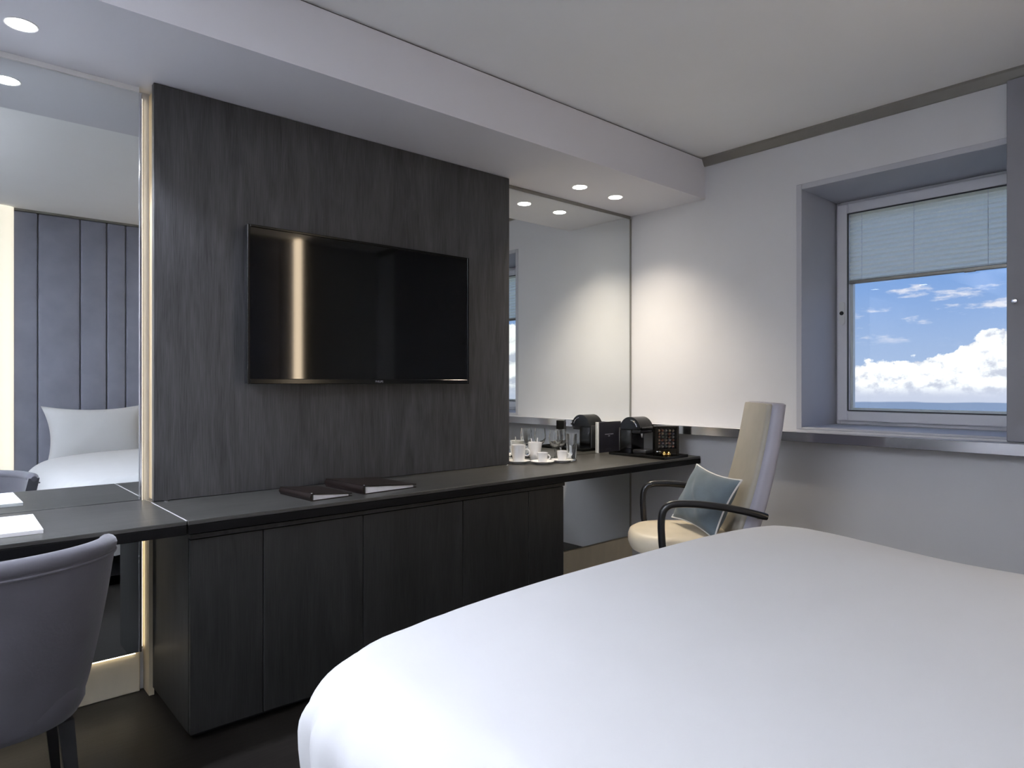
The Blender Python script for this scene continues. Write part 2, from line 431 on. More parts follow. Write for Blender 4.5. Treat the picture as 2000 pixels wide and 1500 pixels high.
# handle plate with its square socket on the sash stile
hd = mk('handle_plate', BM(), 'white_plastic', wn, 30, True)
b = BM(); hz, hy = 1.617, fy1-.012-.032
pl = [(hy+.016*math.cos(t), hz+.052+.016*math.sin(t)) for t in [PI*i/12 for i in range(13)]]+[(hy+.016*math.cos(t), hz-.052+.016*math.sin(t)) for t in [PI+PI*i/12 for i in range(13)]]
prism(b, pl, 0, XG-.038, XG-.026)
bmesh.ops.translate(b, vec=-parent_origin(wn), verts=b.verts); bmesh.ops.recalc_face_normals(b, faces=b.faces); b.to_mesh(hd.data); b.free()
mk('socket', lathe(BM(), [(0, 0), (.011, 0), (.012, .003), (.012, .012), (0, .012)], n=20, mtx=Matrix.Translation(Vector((XG-.042, hy, hz))-parent_origin(wn)) @ Matrix.Rotation(PI/2, 4, 'Y')), 'black_matt', hd)
# pleated blind hung on the sash
bl = thing('pleated_blind', 'pale translucent pleated blind lowered halfway over the window', 'blind', (XG, 1.17, 1.79))
bz0, bz1, by0, by1 = 1.806, gz1-.004, gy0+.004, gy1-.006
b = BM(); n = 15; rows = []
for i in range(2*n+1):
    z = bz1+(bz0-bz1)*i/(2*n); x = XG-.017+(.016 if i % 2 else 0)
    rows.append((b.verts.new((x, by0, z)), b.verts.new((x, by1, z))))
for p, q in zip(rows, rows[1:]): b.faces.new((p[0], p[1], q[1], q[0]))
mk('pleated_cloth', b, 'blind_cloth', bl, 0, True)
mk('bottom_rail', box(BM(), XG-.024, XG+.001, by0, by1, 1.786, 1.806, bev=.003, seg=1), 'taupe_metal', bl, 30, True)
mk('head_rail', box(BM(), XG-.024, XG+.001, by0, by1, bz1, gz1+.008, bev=.002, seg=1), 'white_plastic', bl, 30, True)
mk('pull_tab', box(BM(), XG-.036, XG-.022, 1.0, 1.05, 1.780, 1.788, bev=.002, seg=1), 'taupe_metal', bl, 30, True)
for y in (by1-.07, (by0+by1)/2+.12, by0+.24):
    mk('lift_cord', tube(BM(), [(XG-.0185, y, bz0), (XG-.0185, y, bz1)], .0016, 6), 'white_plastic', bl, 30, True)
# sliding shutter hung from the track
sh = thing('sliding_shutter', 'tall flat grey sliding panel with a small round knob beside the window', 'shutter', (XW-.01, .20, .942))
mk('panel', box(BM(), XW-.032, XW-.006, -.45, .772, .943, ZC-.05, bev=.003, seg=1), 'shutter_grey', sh, 30, True)
mk('knob', lathe(BM(), [(0, 0), (.006, 0), (.006, .008), (.012, .014), (.013, .020), (.009, .026), (0, .028)], n=20, mtx=Matrix.Translation(Vector((XW-.032, .738, 1.565))-Vector(sh.location)) @ Matrix.Rotation(-PI/2, 4, 'Y')), 'chrome', sh)

# ------------------------------------------------------------------ mirrors, television panel, light gaps
for x0, x1, nm, lab in ((XL+.02, PX0-.030, 'l', 'tall frameless wall mirror above and below the desk end'), (PX1+.032, XW-.012, 'r', 'tall frameless wall mirror behind the cups and coffee machine')):
    mr = thing('wall_mirror', lab, 'mirror', ((x0+x1)/2, YM, .16))
    mk('mirror_glass', box(BM(), x0, x1, YM, YM+.006, .16, 2.33), 'mirror', mr, 0, True)
    mk('top_trim', box(BM(), x0, x1, YM-.004, YWALL, 2.331, ZS), 'white_plastic' if nm == 'l' else 'taupe_metal', mr, 0, True)
    xe = x1 if nm == 'l' else x0
    mk('edge_strip', box(BM(), xe, xe+.010, YM-.006, YM+.012, .16, 2.33, bev=.002, seg=1) if nm == 'l' else box(BM(), x1, x1+.010, YM-.004, YM+.012, .16, 2.33), 'chrome' if nm == 'l' else 'taupe_metal', mr, 30, True)
    mk('backing_board', box(BM(), x0+.01, x1-.01, YM+.006, YWALL, .16, 2.33), 'backing', mr, 0, True)
tp = thing('oak_cladding', 'tall charcoal oak wall cladding carrying the television', 'wall cladding', ((PX0+PX1)/2, 2.81, ZT))
mk('oak_board', box(BM(), PX0, PX1, 2.807, 2.835, ZT+.001, ZS-.002, bev=.002, seg=1), 'panel_oak', tp, 30, True)
mk('core', box(BM(), PX0+.012, PX1-.012, 2.835, YWALL-.012, ZT+.001, ZS-.012), 'cream_board', tp, 0, True)
for x0, x1, lab in ((PX0-.017, PX0-.012, 'thin warm vertical light strip between desk mirror and oak panel'), (PX1+.013, PX1+.018, 'thin warm vertical light strip between oak panel and coffee-counter mirror')):
    ls = thing('light_strip', lab, 'light strip', ((x0+x1)/2, YWALL-.01, .16))
    mk('strip', box(BM(), x0, x1, YWALL-.012, YWALL-.004, .17, ZS-.03), 'led', ls, 0, True)
    mk('channel', box(BM(), x0-.003, x1+.003, YWALL-.004, YWALL, .16, ZS-.02), 'chrome', ls, 0, True)
ls = thing('light_strip', 'thin warm horizontal light strip added under the desk mirror above the baseboard', 'light strip', (-.5, YM+.012, .157))  # strip added to brighten the baseboard below it
mk('strip', box(BM(), -1.36, PX0-.04, YM+.008, YM+.014, .1535, .1585), 'led', ls, 0, True)
mk('channel', box(BM(), -1.36, PX0-.04, YM+.006, YM+.016, .1586, .160), 'chrome', ls, 0, True)
# lower cream filler beside the cabinet
struct('trim_4', box(BM(), PX0-.006, PX0+.012, 2.85, YWALL, 0, ZT-.046), 'cream_board', 'narrow cream upright filler beside the cabinet', 'filler strip')

# television
tv = thing('television', 'large black flat television mounted on the oak panel', 'television', (1.55, 2.807, 1.52))
tx0, tx1, tz0, tz1, ty = .985, 2.118, 1.200, 1.851, 2.735
mk('housing', box(BM(), tx0, tx1, ty+.006, ty+.042, tz0, tz1, bev=.006, seg=2), 'black_matt', tv, 30, True)
bz = BM(); w = .011
box(bz, tx0, tx0+w, ty, ty+.008, tz0, tz1, .002, 1); box(bz, tx1-w, tx1, ty, ty+.008, tz0, tz1, .002, 1)
box(bz, tx0+w, tx1-w, ty, ty+.008, tz1-w, tz1, .002, 1); box(bz, tx0+w, tx1-w, ty, ty+.008, tz0, tz0+.022, .002, 1)
bez = mk('bezel', bz, 'black_gloss', tv, 30, True)
mk('screen', box(BM(), tx0+w, tx1-w, ty+.0035, ty+.007, tz0+.022, tz1-w), 'screen', tv, 0, True)
mk('rear_box', box(BM(), 1.25, 1.85, ty+.042, 2.806, 1.32, 1.70, .006, 2), 'black_matt', tv, 30, True)
text_mesh('maker_lettering', 'PHILIPS', .013, 'print_grey', bez, Matrix.Translation(Vector((1.59, ty-.0005, tz0+.007))-parent_origin(tv)) @ Matrix.Rotation(PI/2, 4, 'X'))

# ------------------------------------------------------------------ worktops and cabinet
def worktop(name, label, x0, x1):
    t = thing(name, label, 'worktop', ((x0+x1)/2, 2.6, ZT-.045))
    mk('top', box(BM(), x0, x1, YT+.002, YM-.008, ZT-.014, ZT, bev=.0015, seg=1), 'top_oak', t, 30, True)
    mk('front_edge', box(BM(), x0, x1, YT, YT+.03, ZT-.045, ZT-.0145, bev=.0015, seg=1), 'black_edge', t, 30, True)
    mk('underside', box(BM(), x0, x1, YT+.03, YM-.008, ZT-.045, ZT-.0145), 'black_edge', t, 0, True)
    return t
dk = worktop('desk_top', 'dark oak desk top with a white notepad lying on it', -1.40, .6485)
mk('end_support', box(BM(), -1.40, -1.37, YT+.05, YM-.02, 0, ZT-.046), 'cabinet_oak', dk, 0, True)
mk('metal_seam', box(BM(), .649, .652, YT+.01, 2.805, ZT-.004, ZT+.0006), 'seam_metal', dk, 0, True)
worktop('counter_top', 'long dark oak counter top below the television and mirror', .6525, XW-.012)
cb = thing('low_cabinet', 'low charcoal oak cabinet with five plain doors under the counter', 'cabinet', (1.55, 2.4, 0))
CX0, CX1, CYF = .665, 2.444, 2.372
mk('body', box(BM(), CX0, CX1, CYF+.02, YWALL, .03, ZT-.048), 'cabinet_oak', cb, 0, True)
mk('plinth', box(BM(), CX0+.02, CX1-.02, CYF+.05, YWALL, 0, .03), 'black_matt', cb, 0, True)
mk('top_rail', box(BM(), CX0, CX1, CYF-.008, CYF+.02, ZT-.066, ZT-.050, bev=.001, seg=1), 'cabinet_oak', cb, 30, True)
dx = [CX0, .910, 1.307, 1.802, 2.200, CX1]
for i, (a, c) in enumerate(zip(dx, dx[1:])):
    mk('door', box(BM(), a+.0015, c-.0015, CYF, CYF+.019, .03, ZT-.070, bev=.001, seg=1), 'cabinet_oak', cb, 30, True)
# small metal studs where the panel meets the counter
for x, lab in ((.700, 'tiny metal stud at the foot of the oak panel beside the desk seam'), (2.432, 'tiny metal stud at the foot of the oak panel beside the cups')):
    st = thing('metal_stud', lab, 'stud', (x, 2.795, ZT), group='studs at the panel foot')
    mk('disc', lathe(BM(), [(0, 0), (.010, 0), (.010, .002), (.007, .004), (0, .0045)], n=18), 'chrome', st)

# ------------------------------------------------------------------ downlights
def downlight(x, y, z, label, m, energy, col, angle, group, blend=.35, rad=.045):
    t = thing('downlight', label, 'downlight', (x, y, z), group=group)
    mk('trim_ring', lathe(BM(), [(.040, -.001), (.046, -.003), (.048, -.0005), (.048, 0), (.040, 0)], n=32), 'white_plastic', t)
    mk('lens', lathe(BM(), [(0, -.0025), (.040, -.0025), (.040, 0), (0, 0)], n=32), m, t)
    l = bpy.data.lights.new('downlight_beam', 'SPOT'); l.energy = energy; l.color = col; l.spot_size = math.radians(angle); l.spot_blend = blend; l.shadow_soft_size = rad
    o = bpy.data.objects.new('downlight_beam', l); COL.objects.link(o); o.parent = t; o.location = (0, 0, -.02)
    return t
g1 = 'downlights in the soffit'
downlight(2.875, 2.66, ZS, 'round recessed downlight in the soffit beside the oak panel, above the glasses', 'lamp_white', E_SPOT_R, WARM, 114, g1, 1.0)
downlight(3.195, 2.66, ZS, 'round recessed downlight in the soffit nearest the window wall', 'lamp_white', E_SPOT_R, WARM, 114, g1, 1.0)
downlight(.235, 2.64, ZS, 'large bright recessed downlight in the soffit above the desk', 'lamp_cool', E_SPOT_L, COOL, 115, g1)
downlight(-.45, 2.64, ZS, 'added out-of-view downlight in the soffit towards the entry end of the desk', 'lamp_cool', E_SPOT_L, COOL, 115, g1)  # extra soffit light out of view, added as fill
g2 = 'added fill downlights in the ceiling over the bed'  # unseen ceiling lights added to brighten the bed and room
downlight(.08, .80, ZC, 'added ceiling fill downlight over the gap between bed foot and desk', 'lamp_cool', E_BED_L, COOL, 150, g2, 1.0, .12)
downlight(.08, -.10, ZC, 'added ceiling fill downlight over the floor beside the bed', 'lamp_cool', E_BED_L, COOL, 150, g2, 1.0, .12)
downlight(1.72, .55, ZC, 'added ceiling fill downlight over the middle of the bed', 'lamp_cool', E_BED_R, NEUTRAL, 150, g2, 1.0, .12)
downlight(1.72, -.30, ZC, 'added ceiling fill downlight over the pillows', 'lamp_cool', E_BED_R, NEUTRAL, 150, g2, 1.0, .12)

fl = thing('added_floor_lamp', 'tall metal floor lamp with an upward bowl added on the unseen entry side as ceiling fill', 'floor lamp', (-1.45, 1.10, 0))  # unseen lamp added to lift the ceiling brightness
mk('base', lathe(BM(), [(0, 0), (.15, 0), (.15, .012), (.03, .022), (0, .022)], n=36), 'taupe_metal', fl)
mk('pole', lathe(BM(), [(0, .02), (.013, .02), (.013, 1.74), (0, 1.74)], n=20), 'taupe_metal', fl)
mk('bowl', lathe(BM(), [(0, 1.735), (.05, 1.74), (.12, 1.78), (.165, 1.85), (.16, 1.85), (.115, 1.787), (.05, 1.747), (0, 1.743)], n=40), 'taupe_metal', fl)
mk('bulb', lathe(BM(), [(0, 1.745), (.02, 1.75), (.035, 1.785), (.03, 1.812), (0, 1.822)], n=24), 'lamp_cool', fl)
l_ = bpy.data.lights.new('fill_uplight', 'SPOT'); l_.energy = E_FLOOR; l_.color = NEUTRAL; l_.spot_size = math.radians(150); l_.spot_blend = .6; l_.shadow_soft_size = .08
o_ = bpy.data.objects.new('fill_uplight', l_); COL.objects.link(o_); o_.parent = fl; o_.location = (0, 0, 1.90); o_.rotation_euler = (PI, 0, 0)

# ------------------------------------------------------------------ bed
bd = thing('bed', 'wide bed covered by a smooth white duvet facing the television', 'bed', (1.63, .28, 0))
mk('base', box(BM(), .66, 2.60, YB+.02, 1.28, .06, .30, bev=.02, seg=2), 'black_matt', bd, 30, True)
for x in (.78, 2.48):
    for y in (YB+.12, 1.15): mk('foot', lathe(BM(), [(0, 0), (.022, 0), (.03, .06), (0, .06)], (x, y, 0), 16), 'black_matt', bd, 30, True)
mk('mattress', box(BM(), .66, 2.60, YB+.03, 1.27, .30, .50, bev=.05, seg=4), 'linen', bd, 40, True)
def duvet():
    """concentric rounded-rectangle rings: hem, side drop, rounded shoulder, domed top"""
    x0, x1, y0, y1 = .568, 2.725, -.40, 1.40
    cx, cy, hx, hy = (x0+x1)/2, (y0+y1)/2, (x1-x0)/2, (y1-y0)/2
    NS, NC = 90, 18
    def outline(t, r):
        a, c = hx-t, hy-t; r = max(min(r, a*.98, c*.98), .002); pts = []
        for k, (sx, sy) in enumerate(((1, 1), (-1, 1), (-1, -1), (1, -1))):
            for i in range(NC+1):
                th = PI/2*k+PI/2*i/NC
                pts.append((sx*(a-r)+r*math.cos(th), sy*(c-r)+r*math.sin(th), k))
            nx, ny = ((-1, 1), (-1, -1), (1, -1), (1, 1))[k]
            th = PI/2*(k+1); p = Vector((sx*(a-r)+r*math.cos(th), sy*(c-r)+r*math.sin(th)))
            q = Vector((nx*(a-r)+r*math.cos(th), ny*(c-r)+r*math.sin(th)))
            for i in range(1, NS): pts.append((*(p.lerp(q, i/NS)), k))
        return pts
    prof = []   # (inset, z)
    for i in range(9):
        z = .20+.29*i/8; prof.append((.035-.035*math.sin(PI/2*i/8)**1.0, z))
    R = .105
    for i in range(1, 12):
        a = PI/2*i/12; prof.append((R*(1-math.cos(a))*1.25, .496+R*math.sin(a)*1.10))
    for i in range(1, 26): prof.append((R*1.25+(hy-.01-R*1.25)*(i/25)**1.25, None))
    rings = []
    for t, z in prof:
        r = max(.165-t*.30, .05); ring = []
        for k, (px, py, _) in enumerate(outline(t, r)):
            X, Y = cx+px, cy+py
            u, v = min(1, abs(px)/hx), min(1, abs(py)/hy)
            dome = .085*(1-u**3.2)*(1-.45*v**3)
            zz = (.496+R*1.10 if z is None else z)
            w = 1 if z is None else max(0, (z-.49)/(R*1.1))
            zz += dome*w**2
            sx_ = min(1, max(0, (X-2.0)/.6)); sy_ = min(1, max(0, (1.3-Y)/.7)); zz -= .040*w*sx_*sx_*(3-2*sx_)*sy_*sy_*(3-2*sy_)
            # hanging folds near the hem, growing downwards and at the corners
            if z is not None and z < .63:
                cr = min(1, max(0, (u-.55)/.35))*min(1, max(0, (v-.55)/.35))
                am = (.002+.032*cr)*max(0, (.64-z)/.36)**1.1
                ang = math.atan2(py, px)
                f = math.sin(88*ang+2.6*math.sin(13*ang))*am+math.sin(171*ang+1.0)*am*.35-.25*cr*max(0, (.50-z))**1.3
                n2 = Vector((px/hx, py/hy)).normalized(); X += n2.x*f; Y += n2.y*f
            else:
                zz += .0018*math.sin(6*X+2*Y)*math.sin(4*Y-1.3*X)
            ring.append((X, Y, zz))
        rings.append(ring)
    b = BM(); rings_mesh(b, rings, False, True)
    return b
mk('duvet', duvet(), 'linen', bd, 60, True)
for x, lab in ((1.07, 'plump white pillow propped on the padded wall nearer the desk mirror side'), (2.19, 'plump white pillow propped on the padded wall nearer the window')):
    p = thing('pillow', lab, 'pillow', (x, -.58, .503), group='pillows on the bed')
    b = BM(); pillow(b, .74, .54, .20, horn=.15, seed=int(x*10), wr=.004)
    bmesh.ops.transform(b, matrix=Matrix.Translation((0, .0, .262)) @ Matrix.Rotation(math.radians(16), 4, 'X'), verts=b.verts)
    mk('pillow_case', b, 'linen', p, 70)

# ------------------------------------------------------------------ upholstered desk chair (tub back)
tc = thing('tub_chair', 'grey-lilac velvet tub chair with dark legs pulled up to the desk', 'chair', (.065, 2.13, 0))
def shell(t0, t1, inset, ztop, zbot, ax, ay, taper, amax=math.radians(84), n=40, nz=14):
    outer = []
    b = BM(); grid = {}
    for side in (0, 1):
        for i in range(n+1):
            a = -amax+2*amax*i/n
            for j in range(nz+1):
                f = j/nz
                zt = ztop-.012*abs(a/amax)**2; zb = zbot-.02*math.cos(a)
                z = zb+(zt-zb)*f
                k = taper+(1-taper)*f**.8
                th = (t0+(t1-t0)*f)*(1 if side else 0)
                am = a*(.80+.20*f)          # front edge of the wing slopes back towards the seat
                X = (ax*k-th)*math.sin(am); Y = -(ay*k-th)*math.cos(am)
                grid[side, i, j] = b.verts.new((X, Y, z))
    for i in range(n):
        for j in range(nz):
            b.faces.new([grid[0, *q] for q in ((i, j), (i+1, j), (i+1, j+1), (i, j+1))])
            b.faces.new([grid[1, *q] for q in ((i, j), (i, j+1), (i+1, j+1), (i+1, j))])
        b.faces.new((grid[0, i, 0], grid[1, i, 0], grid[1, i+1, 0], grid[0, i+1, 0]))
        b.faces.new((grid[0, i, nz], grid[0, i+1, nz], grid[1, i+1, nz], grid[1, i, nz]))
    for i in (0, n):
        for j in range(nz): b.faces.new((grid[0, i, j], grid[0, i, j+1], grid[1, i, j+1], grid[1, i, j]))
    rim = [grid[0, i, nz].co.copy() for i in range(n+1)]
    ri = [grid[1, i, nz].co.copy() for i in range(n+1)]
    return b, rim, ri
b, rim, ri = shell(.05, .042, 0, .785, .40, .335, .295, .80)
back = mk('backrest', b, 'velvet', tc, 50)
mid = [(p+q)/2 for p, q in zip(rim, ri)]
mk('padded_rim', tube(BM(), [m+Vector((0, 0, -.003)) for m in mid], [.012]+[.0235]*(len(mid)-2)+[.012], 14), 'velvet', back)
mk('piping', tube(BM(), [p*1.0+Vector((0, 0, -.022))+Vector((p.x, p.y, 0)).normalized()*-.001 for p in rim], .0035, 8), 'velvet', back)
b = BM(); rs = []
for f, z in ((.80, .36), (.95, .365), (1.0, .39), (1.0, .44), (.96, .468), (.86, .482), (.5, .490), (.05, .492)):
    rs.append([(.262*f*math.copysign(abs(math.cos(t))**.72, math.cos(t)), .02+.245*f*math.copysign(abs(math.sin(t))**.72, math.sin(t)), z) for t in [2*PI*i/40 for i in range(40)]])
rings_mesh(b, rs); mk('seat', b, 'velvet', tc, 50)
for sx in (-1, 1):
    for sy in (-1, 1):
        tx, tyy = sx*.20, .02+sy*.17
        mk('leg', tube(BM(), [(tx*1.16, tyy*1.16, 0), (tx, tyy, .365)], [.013, .024], 4), 'black_matt', tc, 20)

# ------------------------------------------------------------------ high-back armchair by the window
ac = thing('armchair', 'high-back taupe leather armchair with black tube arms holding a blue cushion', 'chair', (2.82, 1.83, 0), math.radians(45))
def back_ring(z, w, th, y, cr=.03, n=6):
    """rounded rectangle section; front slightly hollow"""
    pts = []
    for k, (sx, sy) in enumerate(((1, 1), (-1, 1), (-1, -1), (1, -1))):
        for i in range(n+1):
            a = PI/2*k+PI/2*i/n
            x = sx*(w/2-cr)+cr*math.cos(a); yy = sy*(th/2-cr)+cr*math.sin(a)
            pts.append((x, y+yy-th/2, z))
    return pts
def backrest(zs, w0, w1, th0, th1, yoff, cr):
    rs = []
    for i, z in enumerate(zs):
        f = (z-.44)/(1.11-.44); y = -.105-.175*f-.02*math.sin(PI*f)
        sc = 1
        if i == 0 or i == len(zs)-1: sc = .82
        rs.append(back_ring(z, (w0+(w1-w0)*f)*(1 if sc == 1 else .95), (th0+(th1-th0)*f)*sc, y+yoff, cr*sc))
    b = BM(); rings_mesh(b, rs); return b
zs = [.440, .448]+[.46+.645*i/16 for i in range(17)]+[1.112]
mk('back_shell', backrest(zs, .47, .42, .078, .060, -.012, .026), 'grey_vinyl', ac, 50)
zs2 = [.47, .476]+[.485+.618*i/16 for i in range(17)]+[1.109]
mk('back_pad', backrest(zs2, .425, .375, .05, .045, .010, .020), 'leather_taupe', ac, 50)
b = BM(); rs = []
for f, z in ((.86, .405), (.97, .412), (1.0, .43), (1.0, .462), (.965, .485), (.88, .497), (.6, .503), (.05, .505)):
    ring = []
    for i in range(48):
        t = 2*PI*i/48; e = .55 if math.sin(t) < 0 else .80
        ring.append((.235*f*math.copysign(abs(math.cos(t))**e, math.cos(t)), .09+.245*f*math.copysign(abs(math.sin(t))**e, math.sin(t)), z))
    rs.append(ring)
rings_mesh(b, rs); mk('seat', b, 'leather_cream', ac, 50)
b = BM(); box(b, -.225, .225, -.15, .28, .375, .404, .012, 2); mk('seat_frame', b, 'black_matt', ac)
for s in (-1, 1):
    P = smooth_path([(s*.275, .10, .392), (s*.300, .205, .44), (s*.303, .225, .54), (s*.304, .222, .625), (s*.304, .195, .662), (s*.304, .145, .671), (s*.303, .04, .668), (s*.300, -.10, .648), (s*.295, -.235, .616)], 6)
    mk('arm', tube(BM(), P, [.0165]*(len(P)-1)+[.014], 14), 'black_tube', ac, 50)
    mk('arm_bracket', tube(BM(), [(s*.295, -.225, .618), (s*.20, -.215, .60)], .012, 10), 'black_tube', ac, 50)
    mk('seat_bracket', tube(BM(), [(s*.275, .10, .392), (s*.19, .08, .388)], .014, 10), 'black_tube', ac, 50)
mk('column', lathe(BM(), [(0, .09), (.032, .09), (.032, .24), (.022, .245), (.022, .375), (0, .375)], (0, .05, 0), 20), 'black_tube', ac)
for k in range(5):
    a = 2*PI*k/5+.3; c, s = math.cos(a), math.sin(a)
    lg_ = mk('base_arm', tube(BM(), [(.02*c, .05+.02*s, .105), (.16*c, .05+.16*s, .092), (.29*c, .05+.29*s, .072)], [.024, .02, .015], 10), 'black_tube', ac, 50)
    mk('glide', lathe(BM(), [(0, 0), (.022, 0), (.026, .012), (.02, .06), (0, .065)], (.285*c, .05+.285*s, 0), 16), 'black_matt', lg_)
# blue cushion standing on the seat against the backrest
cu = thing('cushion', 'blue-grey square cushion with white piping propped in the armchair', 'cushion', (2.80, 1.78, .505), math.radians(67))
b = BM(); rim = pillow(b, .375, .295, .125, horn=.13, seed=4, wr=.008)
Mx = Matrix.Translation((0, 0, .143)) @ Matrix.Rotation(math.radians(26), 4, 'X') @ Matrix.Rotation(math.radians(-5), 4, 'Y')
bmesh.ops.transform(b, matrix=Mx, verts=b.verts); cc_ = mk('cushion_cover', b, 'denim', cu, 70)
mk('piping', tube(BM(), [Mx @ Vector(p) for p in rim], .0042, 8, True), 'piping_white', cc_)

# ------------------------------------------------------------------ things on the desk and counter
np_ = thing('notepad', 'thick white notepad with a few printed lines on the desk', 'notepad', (.17, 2.60, ZT), math.radians(-1))
pg = mk('pages', box(BM(), -.105, .105, -.155, .155, 0, .0125, bev=.0008, seg=1), 'paper', np_, 30)
def mark(x0, x1, y0, y1, z=.0126): return box(BM(), x0, x1, y0, y1, z, z+.0003)
for c in ((-.03, .085, -.088, -.084), (-.066, -.05, -.085, -.075), (-.058, -.04, -.108, -.099), (.058, .065, .125, .135), (-.025, -.021, .10, .115), (-.062, -.056, .09, .10)):
    mk('printed_mark', mark(*c), 'ink', pg, 0)
def binder(loc, rz, w, l, th, label):
    """ring binder lying down, spine at -x; thick at the spine and thin at the open edge"""
    t = thing('leather_binder', label, 'binder', loc, rz, 'brown binders under the television')
    c = .003; th1 = th*.42
    b = BM(); prism(b, [(0, 0), (w, 0), (w, c), (0, c)], 1, 0, l); mk('back_cover', b, 'leather_brown', t, 30)
    b = BM(); prism(b, [(0, th-c), (w, th1-c), (w, th1), (0, th)], 1, 0, l); mk('front_cover', b, 'leather_brown', t, 30)
    b = BM(); pts = [(0, c)]+[(-.006*math.sin(PI*i/8), c+(th-2*c)*i/8) for i in range(9)]+[(.004, th-c-.0005), (.004, c)]
    prism(b, pts[1:], 1, 0, l); mk('spine', b, 'leather_brown', t, 40)
    b = BM(); prism(b, [(.012, c), (w-.012, c), (w-.012, th1-c-.0012), (.012, th-c-.004)], 1, .006, l-.006); mk('pages', b, 'paper', t, 30)
    mk('corner_rivet', lathe(BM(), [(0, 0), (.0035, 0), (.003, .002), (0, .0022)], (.004, .004, th), 10), 'chrome', t)
    return t
binder((1.115, 2.425, ZT), math.radians(4), .178, .255, .030, 'smaller dark brown leather binder beside the larger one, nearer the desk')
binder((1.345, 2.436, ZT), math.radians(4), .265, .30, .036, 'larger dark brown leather binder lying under the television')

# cups and glasses
def saucer(loc, label, r=.068):
    s = mk('saucer', lathe(BM(), [(0, 0), (r*.55, 0), (r*.60, .004), (r*.96, .013), (r, .0155), (r*.97, .0165), (r*.60, .008), (r*.5, .0065), (0, .0065)], n=40), 'porcelain', None, 40, loc=loc)
    return tag(s, label, 'saucer', 'white saucers on the counter')
def cup(loc, label, r0, r1, h, hr, rz, group, cat='cup', name='espresso_cup'):
    t = thing(name, label, cat, loc, rz, group); w = .0032
    mk('bowl', lathe(BM(), [(0, 0), (r0*.8, 0), (r0, .003), (r0+(r1-r0)*.5, h*.5), (r1, h), (r1-w, h), (r0+(r1-r0)*.5-w, h*.5), (r0-w, .008), (0, .006)], n=36), 'porcelain', t, 40)
    hc = h*.55; x = r0+(r1-r0)*.55-.002
    P = smooth_path([(x+.001, 0, hc+hr*.8), (x+hr*.8, 0, hc+hr*.85), (x+hr*1.3, 0, hc), (x+hr*.8, 0, hc-hr*.85), (x-.003, 0, hc-hr*.75)], 5)
    mk('handle', tube(BM(), P, .0036, 10), 'porcelain', t, 50)
    return t
RZ = math.radians(-38)
saucer((2.540, 2.822, ZT), 'white saucer under the tall mug beside the oak panel')
cup((2.540, 2.822, ZT+.0068), 'tall white mug on its saucer beside the oak panel', .034, .041, .098, .021, RZ, 'white cups and mugs on the counter', 'mug', 'mug')
saucer((2.625, 2.715, ZT), 'white saucer under the espresso cup in front of the white beaker')
cup((2.625, 2.715, ZT+.0068), 'small white espresso cup in front of the white beaker', .023, .032, .056, .013, RZ, 'white cups and mugs on the counter')
saucer((2.763, 2.695, ZT), 'white saucer under the espresso cup in front of the stemmed glasses', .064)
cup((2.763, 2.695, ZT+.0068), 'small white espresso cup in front of the stemmed glasses', .024, .032, .058, .013, RZ, 'white cups and mugs on the counter')
bk = thing('beaker', 'tapered white porcelain beaker holding two stir sticks behind the cups', 'beaker', (2.668, 2.822, ZT))
mk('body', lathe(BM(), [(0, 0), (.025, 0), (.027, .003), (.042, .112), (.039, .112), (.0245, .008), (0, .006)], n=36), 'porcelain', bk, 40)
for a, q in ((.3, .010), (2.1, -.012)):
    mk('stir_stick', tube(BM(), [(q*.4, -.004, .008), (q+.020*math.cos(a), .01, .135)], .003, 6), 'porcelain', bk, 40)
def wine(loc, label):
    t = thing('wine_glass', label, 'wine glass', loc, 0, 'stemmed glasses before the mirror')
    mk('bowl', lathe(BM(), [(.0045, .070), (.012, .074), (.026, .088), (.0355, .112), (.036, .130), (.031, .178), (.0286, .178), (.0336, .130), (.0331, .113), (.024, .091), (.0105, .0775), (0, .0755)], n=36), 'clear_glass', t, 60)
    mk('stem', lathe(BM(), [(0, .0715), (.0045, .070), (.0034, .05), (.0036, .02), (.006, .008), (.031, .003), (.0325, .0015), (.031, 0), (0, 0)], n=32), 'clear_glass', t, 60)
    return t
wine((2.785, 2.775, ZT), 'stemmed wine glass between the white beaker and the other stemmed glass')
wine((2.868, 2.812, ZT), 'stemmed wine glass behind the tall straight tumbler')
tg = thing('tumbler', 'tall straight clear tumbler beside the stemmed glasses', 'glass', (2.852, 2.705, ZT))
mk('glass_body', lathe(BM(), [(0, 0), (.027, 0), (.029, .002), (.0335, .158), (.0311, .158), (.0265, .018), (0, .013)], n=36), 'clear_glass', tg, 50)

# tray, coffee machine, capsule display, menu card
TX0, TX1, TY0, TY1 = 3.285, 3.53, 2.362, 2.79
ty_ = thing('serving_tray', 'flat black serving tray under the coffee machine', 'tray', ((TX0+TX1)/2, 2.59, ZT))
mk('base', box(BM(), TX0+.012, TX1-.012, TY0+.012, TY1-.012, ZT+.0005, ZT+.008, .002, 1), 'black_gloss', ty_, 30, True)
b = BM(); pr = [(0, .0005), (.012, .0005), (.012, .006), (.004, .020), (0, .020), (-.012, .024), (-.012, .020), (0, .012)]
def rimseg(bm, x0, x1, y0, y1, h0, h1, lip):
    box(bm, x0-lip, x1+lip, y0-lip, y0+.010, ZT+h0, ZT+h1, .002, 1); box(bm, x0-lip, x1+lip, y1-.010, y1+lip, ZT+h0, ZT+h1, .002, 1)
    box(bm, x0-lip, x0+.010, y0+.008, y1-.008, ZT+h0, ZT+h1, .002, 1); box(bm, x1-.010, x1+lip, y0+.008, y1-.008, ZT+h0, ZT+h1, .002, 1)
